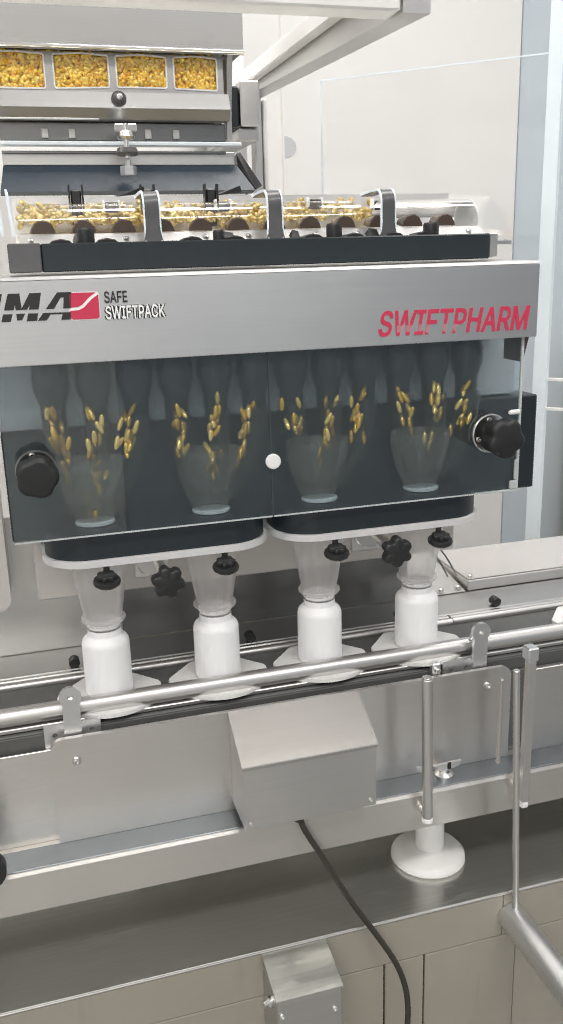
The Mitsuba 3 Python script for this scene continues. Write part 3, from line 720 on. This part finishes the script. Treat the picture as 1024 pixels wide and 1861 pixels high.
# rails
t = thing('guide_rail', 'front steel guide rail along the row of bottles', 'rail')
part(t, 'rod', tube([(-.40, -.0360, .8785), (1.40, -.0360, .8785)], .0090, 24), 'steel_satin')
part(t, 'backing', box(-.40, 1.40, -.0440, -.0330, .8645, .8690, .0008), 'steel_grey')
t = thing('guide_rail', 'rear steel guide rail behind the row of bottles', 'rail')
for x0, x1 in ((-.40, .4735), (.4745, 1.40)):
    part(t, 'bar', box(x0, x1, .0610, .0680, .8650, .8705, .0012), 'steel_satin')
    part(t, 'lower_bar', tube([(x0, .0560, .8660), (x1, .0560, .8660)], .0045, 14), 'steel_satin')
for j, x in enumerate((.0142, .4512)):
    t = thing('rail_bracket', ('steel rail bracket arm left of the bottles', 'steel rail bracket arm right of the bottles')[j], 'bracket')
    sl = LineString([(x - .0012, .846), (x, .9000 + .002 * j)])
    arm = sl.buffer(.0082, quad_segs=12).union(Point(x, .9000 + .002 * j).buffer(.0106, quad_segs=16)).intersection(sbox(-1, .846, 1, 1))
    part(t, 'arm', prism(arm.difference(Point(x, .9000 + .002 * j).buffer(.0030)), -.0582, -.0535), 'aluminium')
    part(t, 'screw', screw_head((x, -.0536, .9000 + .002 * j), (0, -1, 0), .0029, .0015), 'chrome')
    part(t, 'boss', cyl((x, -.0533, .9000 + .002 * j), (x, -.040, .889), .005), 'steel')
    bx = ((-.0138, .0405), (.4080, .4450))[j]
    bp = sbox(bx[0], .8440, bx[1], .8715).difference(Point(bx[0] + .010, .8600).buffer(.0024)).difference(Point(bx[1] - .009, .8610).buffer(.0024))
    part(t, 'base_plate', prism(bp, -.0530, -.0506), 'aluminium')

t = thing('rail_hanger', 'small steel hanger block under the front rail, left of the right bracket arm', 'hanger')
part(t, 'block', box(.3930, .4030, -.0595, -.0510, .8550, .8740, .0012), 'aluminium')
part(t, 'pin', cyl((.3980, -.0598, .8670), (.3980, -.0640, .8670), .0030), 'chrome')
# ------------------------------------------------------------------ pucks and bottles
WH = ['leftmost', 'second from the left', 'third from the left', 'rightmost']
arc = [(.0530 * math.cos(a), .0530 * math.sin(a)) for a in np.linspace(math.pi + .02, 2 * math.pi - .02, 40)]
puck = Polygon(arc + [(.0535, .002), (.0520, .007), (.0250, .0375), (.022, .039), (-.022, .039), (-.0250, .0375), (-.0520, .007), (-.0535, .002)])
for i, x in enumerate(BX + [BX[0] + .115 * 5.02]):
    if i < 4:
        lab = f'white flat carrier puck under the {WH[i]} bottle' if i in (0, 3) else f'white flat carrier puck under the bottle {WH[i]}'
    else:
        lab = 'empty white carrier puck at the right edge of the belt'
    k = thing('carrier_puck', lab, 'puck', None)
    pm = affinity.translate(puck, x, 0)
    part(k, 'plate', cat(prism(pm.buffer(-.0006), .8720, .8730, 'xy'), prism(pm, .8690, .8719, 'xy')), 'puck_white', 35)
for i, x in enumerate(BX):
    lab = f'{WH[i]} white plastic bottle standing under a clear funnel' if i in (0, 3) else f'white plastic bottle under a clear funnel, {WH[i]}'
    k = thing('bottle', lab, 'bottle', None)
    r = .0240
    prof = [[0, .8732], [r - .003, .8732], [r - .0008, .8742], [r, .8765], [r, .9270], [r - .0004, .9300], [r - .0018, .9330], [r - .0045, .9355], [r - .0065, .9368], [.0170, .9378]]
    part(k, 'body', lathe(prof, (x, 0, 0), n=64), 'bottle_white', 50)
    nk = [[.0168, .9372], [.0168, .9490], [.0176, .9492], [.0176, .9503], [.0164, .9510], [.0150, .9506], [.0148, .9440], [.0148, .9380]]
    part(k, 'neck', lathe(nk, (x, 0, 0), n=64), 'bottle_white', 50)

# ------------------------------------------------------------------ sensor box with cable, rods, clamp
t = thing('sensor_box', 'grey sheet metal box with sloping lid on the conveyor side', 'box')
bx0, bx1 = .1655, .3030
part(t, 'body', hull([(x, y, z) for x in (bx0, bx1) for y, z in ((-.1200, .7600), (-.1200, .8285), (-.0665, .8600), (-.0665, .7600))]), 'brushed_box', grain=True)
part(t, 'lid', hull([(x, y, z) for x in (bx0 - .0010, bx1 + .0010) for y, z in ((-.1215, .8265), (-.1215, .8300), (-.0665, .8625), (-.0665, .8605))]), 'brushed_lid', grain=True)
part(t, 'lid_seam', tube([(bx1 + .0012, -.1216, .8302), (bx1 + .0012, -.0668, .8626)], .0007, 8), 'chrome')
part(t, 'front_seam', tube([(bx0 - .001, -.1216, .8299), (bx1 + .001, -.1216, .8299)], .0007, 8), 'chrome')
for x, z in ((bx0 + .006, .7665), (bx1 - .006, .7665)):
    part(t, 'screw', screw_head((x, -.1202, z), (0, -1, 0), .0022, .0014), 'chrome')
part(t, 'gland', lathe([[0, 0], [.0060, 0], [.0060, -.005], [.0045, -.008], [0, -.008]][::-1], (.2235, -.1085, .7598), (0, 0, 1), 20), 'black_plastic')
single('cable', tube(spline([(.2235, -.1080, .768), (.2245, -.1120, .7535), (.2385, -.118, .7228), (.2560, -.125, .688), (.2722, -.130, .6570), (.3050, -.140, .6015), (.3180, -.146, .575), (.3260, -.151, .540), (.3250, -.155, .5087), (.3180, -.158, .470), (.31, -.16, .42)], 70), .0031, 12), 'cable_black', 'black cable hanging from the sensor box over the table edge', 'cable', smooth=True)
t = thing('support_rod', 'round steel rod standing in front of the conveyor, left of the square one', 'rod')
part(t, 'rod', cyl((.3640, -.1130, .7270), (.3608, -.1130, .8880), .0056), 'steel_satin')
part(t, 'tip', cyl((.3640, -.1130, .7215), (.3640, -.1130, .7268), .0058), 'white_plastic')
part(t, 'cap', cyl((.3608, -.1130, .8883), (.36075, -.1130, .8900), .0050), 'steel')
part(t, 'spacer', cyl((.3640, -.1070, .7300), (.3640, -.1002, .7300), .005), 'steel')
t = thing('square_post', 'square steel post in front of the conveyor at the right', 'post')
part(t, 'bar', box(.4715, .4805, -.1215, -.1125, .7255, .8918, .001), 'steel_satin')
part(t, 'spacer', cyl((.4760, -.1120, .7330), (.4760, -.1002, .7330), .004), 'steel')
part(t, 'top_clamp', box(.4700, .4820, -.1230, -.1090, .8920, .9070, .0012), 'aluminium')
part(t, 'foot', box(.4720, .4800, -.1210, -.1130, .7180, .7253, .001), 'white_plastic')
t = thing('thin_rod', 'thin steel rod rising from the tube at the lower right', 'rod')
part(t, 'rod', cyl((.4622, -.1345, .6030), (.4490, -.1345, .8930), .0035), 'steel_satin')
part(t, 'guide_strip', box(.4350, .4385, -.1300, -.1240, .7850, .8820, .0008), 'steel')
part(t, 'tip', cyl((.4625, -.1345, .5985), (.4622, -.1345, .6028), .0050), 'white_plastic')
t = thing('wing_nut', 'small steel wing nut on the conveyor frame ledge', 'nut')
part(t, 'hub', lathe([[0, 0], [.0105, 0], [.0105, .004], [.007, .007], [0, .008]], (.3990, -.0800, .7491), (0, 0, 1), 24), 'steel')
part(t, 'wing', hull([(.374, -.082, .7570), (.378, -.082, .7665), (.366, -.082, .7670), (.3655, -.082, .7640), (.374, -.079, .7570), (.366, -.079, .767)]), 'aluminium', False)
part(t, 'wing', hull([(.385, -.082, .7650), (.419, -.082, .7660), (.416, -.082, .7600), (.396, -.082, .7560), (.385, -.079, .7650), (.419, -.079, .766), (.396, -.079, .756)]), 'aluminium', False)
part(t, 'slot', box(.4020, .4055, -.0835, -.0822, .7590, .7665), 'joint_dark', False)

# ------------------------------------------------------------------ table, column, tube, lower box
t = thing('machine_table', 'machine base with greenish steel top and cream front panels', 'table')
part(t, 'top', box(-.70, 1.60, -.1260, .640, .6165, .6200, .0008), 'steel_table')
part(t, 'front_edge', tube([(-.70, -.1262, .6186), (1.60, -.1262, .6186)], .0012, 8), 'steel_satin')
part(t, 'core', box(-.69, 1.59, -.1215, .630, .05, .6160), 'joint_dark', False)
part(t, 'header_panel', box(-.70, .4515, -.1258, -.1218, .5640, .6160, .0006), 'cream_paint')
part(t, 'header_panel', box(.4525, 1.60, -.1258, -.1218, .5640, .6160, .0006), 'cream_paint')
part(t, 'door_panel', box(-.70, .3095, -.1258, -.1218, .08, .5632, .0006), 'cream_paint')
part(t, 'centre_strip', box(.3118, .3565, -.1258, -.1218, .08, .5632, .0006), 'cream_paint')
part(t, 'door_panel', box(.3585, .4695, -.1258, -.1218, .08, .5632, .0006), 'cream_paint')
part(t, 'door_panel', box(.4703, 1.60, -.1258, -.1218, .08, .5632, .0006), 'cream_paint')
for x in (-.66, 1.56):
    part(t, 'foot', cyl((x, -.08, 0), (x, -.08, .05), .03), 'steel_grey')
t = thing('support_column', 'white round column with flange standing on the table', 'column')
part(t, 'flange', lathe([[0, .6202], [.0415, .6202], [.0430, .6220], [.0425, .6260], [.0380, .6310], [.0240, .6335], [.0180, .6345], [0, .6345]], (.4000, -.0420, 0), n=64), 'white_plastic', 40)
part(t, 'pipe', cyl((.4020, -.0420, .6346), (.4020, -.0420, .7044), .0165, 40), 'white_plastic')
t = thing('handle_tube', 'pale aluminium tube jutting forward from the table at lower right', 'tube')
part(t, 'tube', tube([(.4610, -.1264, .5890), (.4610, -.60, .5880)], .0155, 28), 'aluminium')
t = thing('junction_box', 'small grey junction box with dark lid on the table front', 'box')
JX0, JX1 = .1760, .2430
part(t, 'body', box(JX0, JX1, -.1790, -.1262, .50, .6035, .001), 'steel_grey')
part(t, 'lid', hull([(x, y, z) for x in (JX0 - .001, JX1 + .001) for y, z in ((-.1800, .6038), (-.1800, .6060), (-.1268, .6170), (-.1268, .6140))]), 'steel_table', False)
for x, z in ((.1805, .5870), (.2350, .5800)):
    part(t, 'screw', screw_head((x, -.1792, z), (0, -1, 0), .0030, .0025), 'chrome')
part(t, 'gland', lathe([[0, 0], [.006, 0], [.006, .004], [.004, .006], [.004, .010], [0, .010]], (JX0 - .0005, -.160, .590), (-1, -.3, 0), 20), 'chrome')
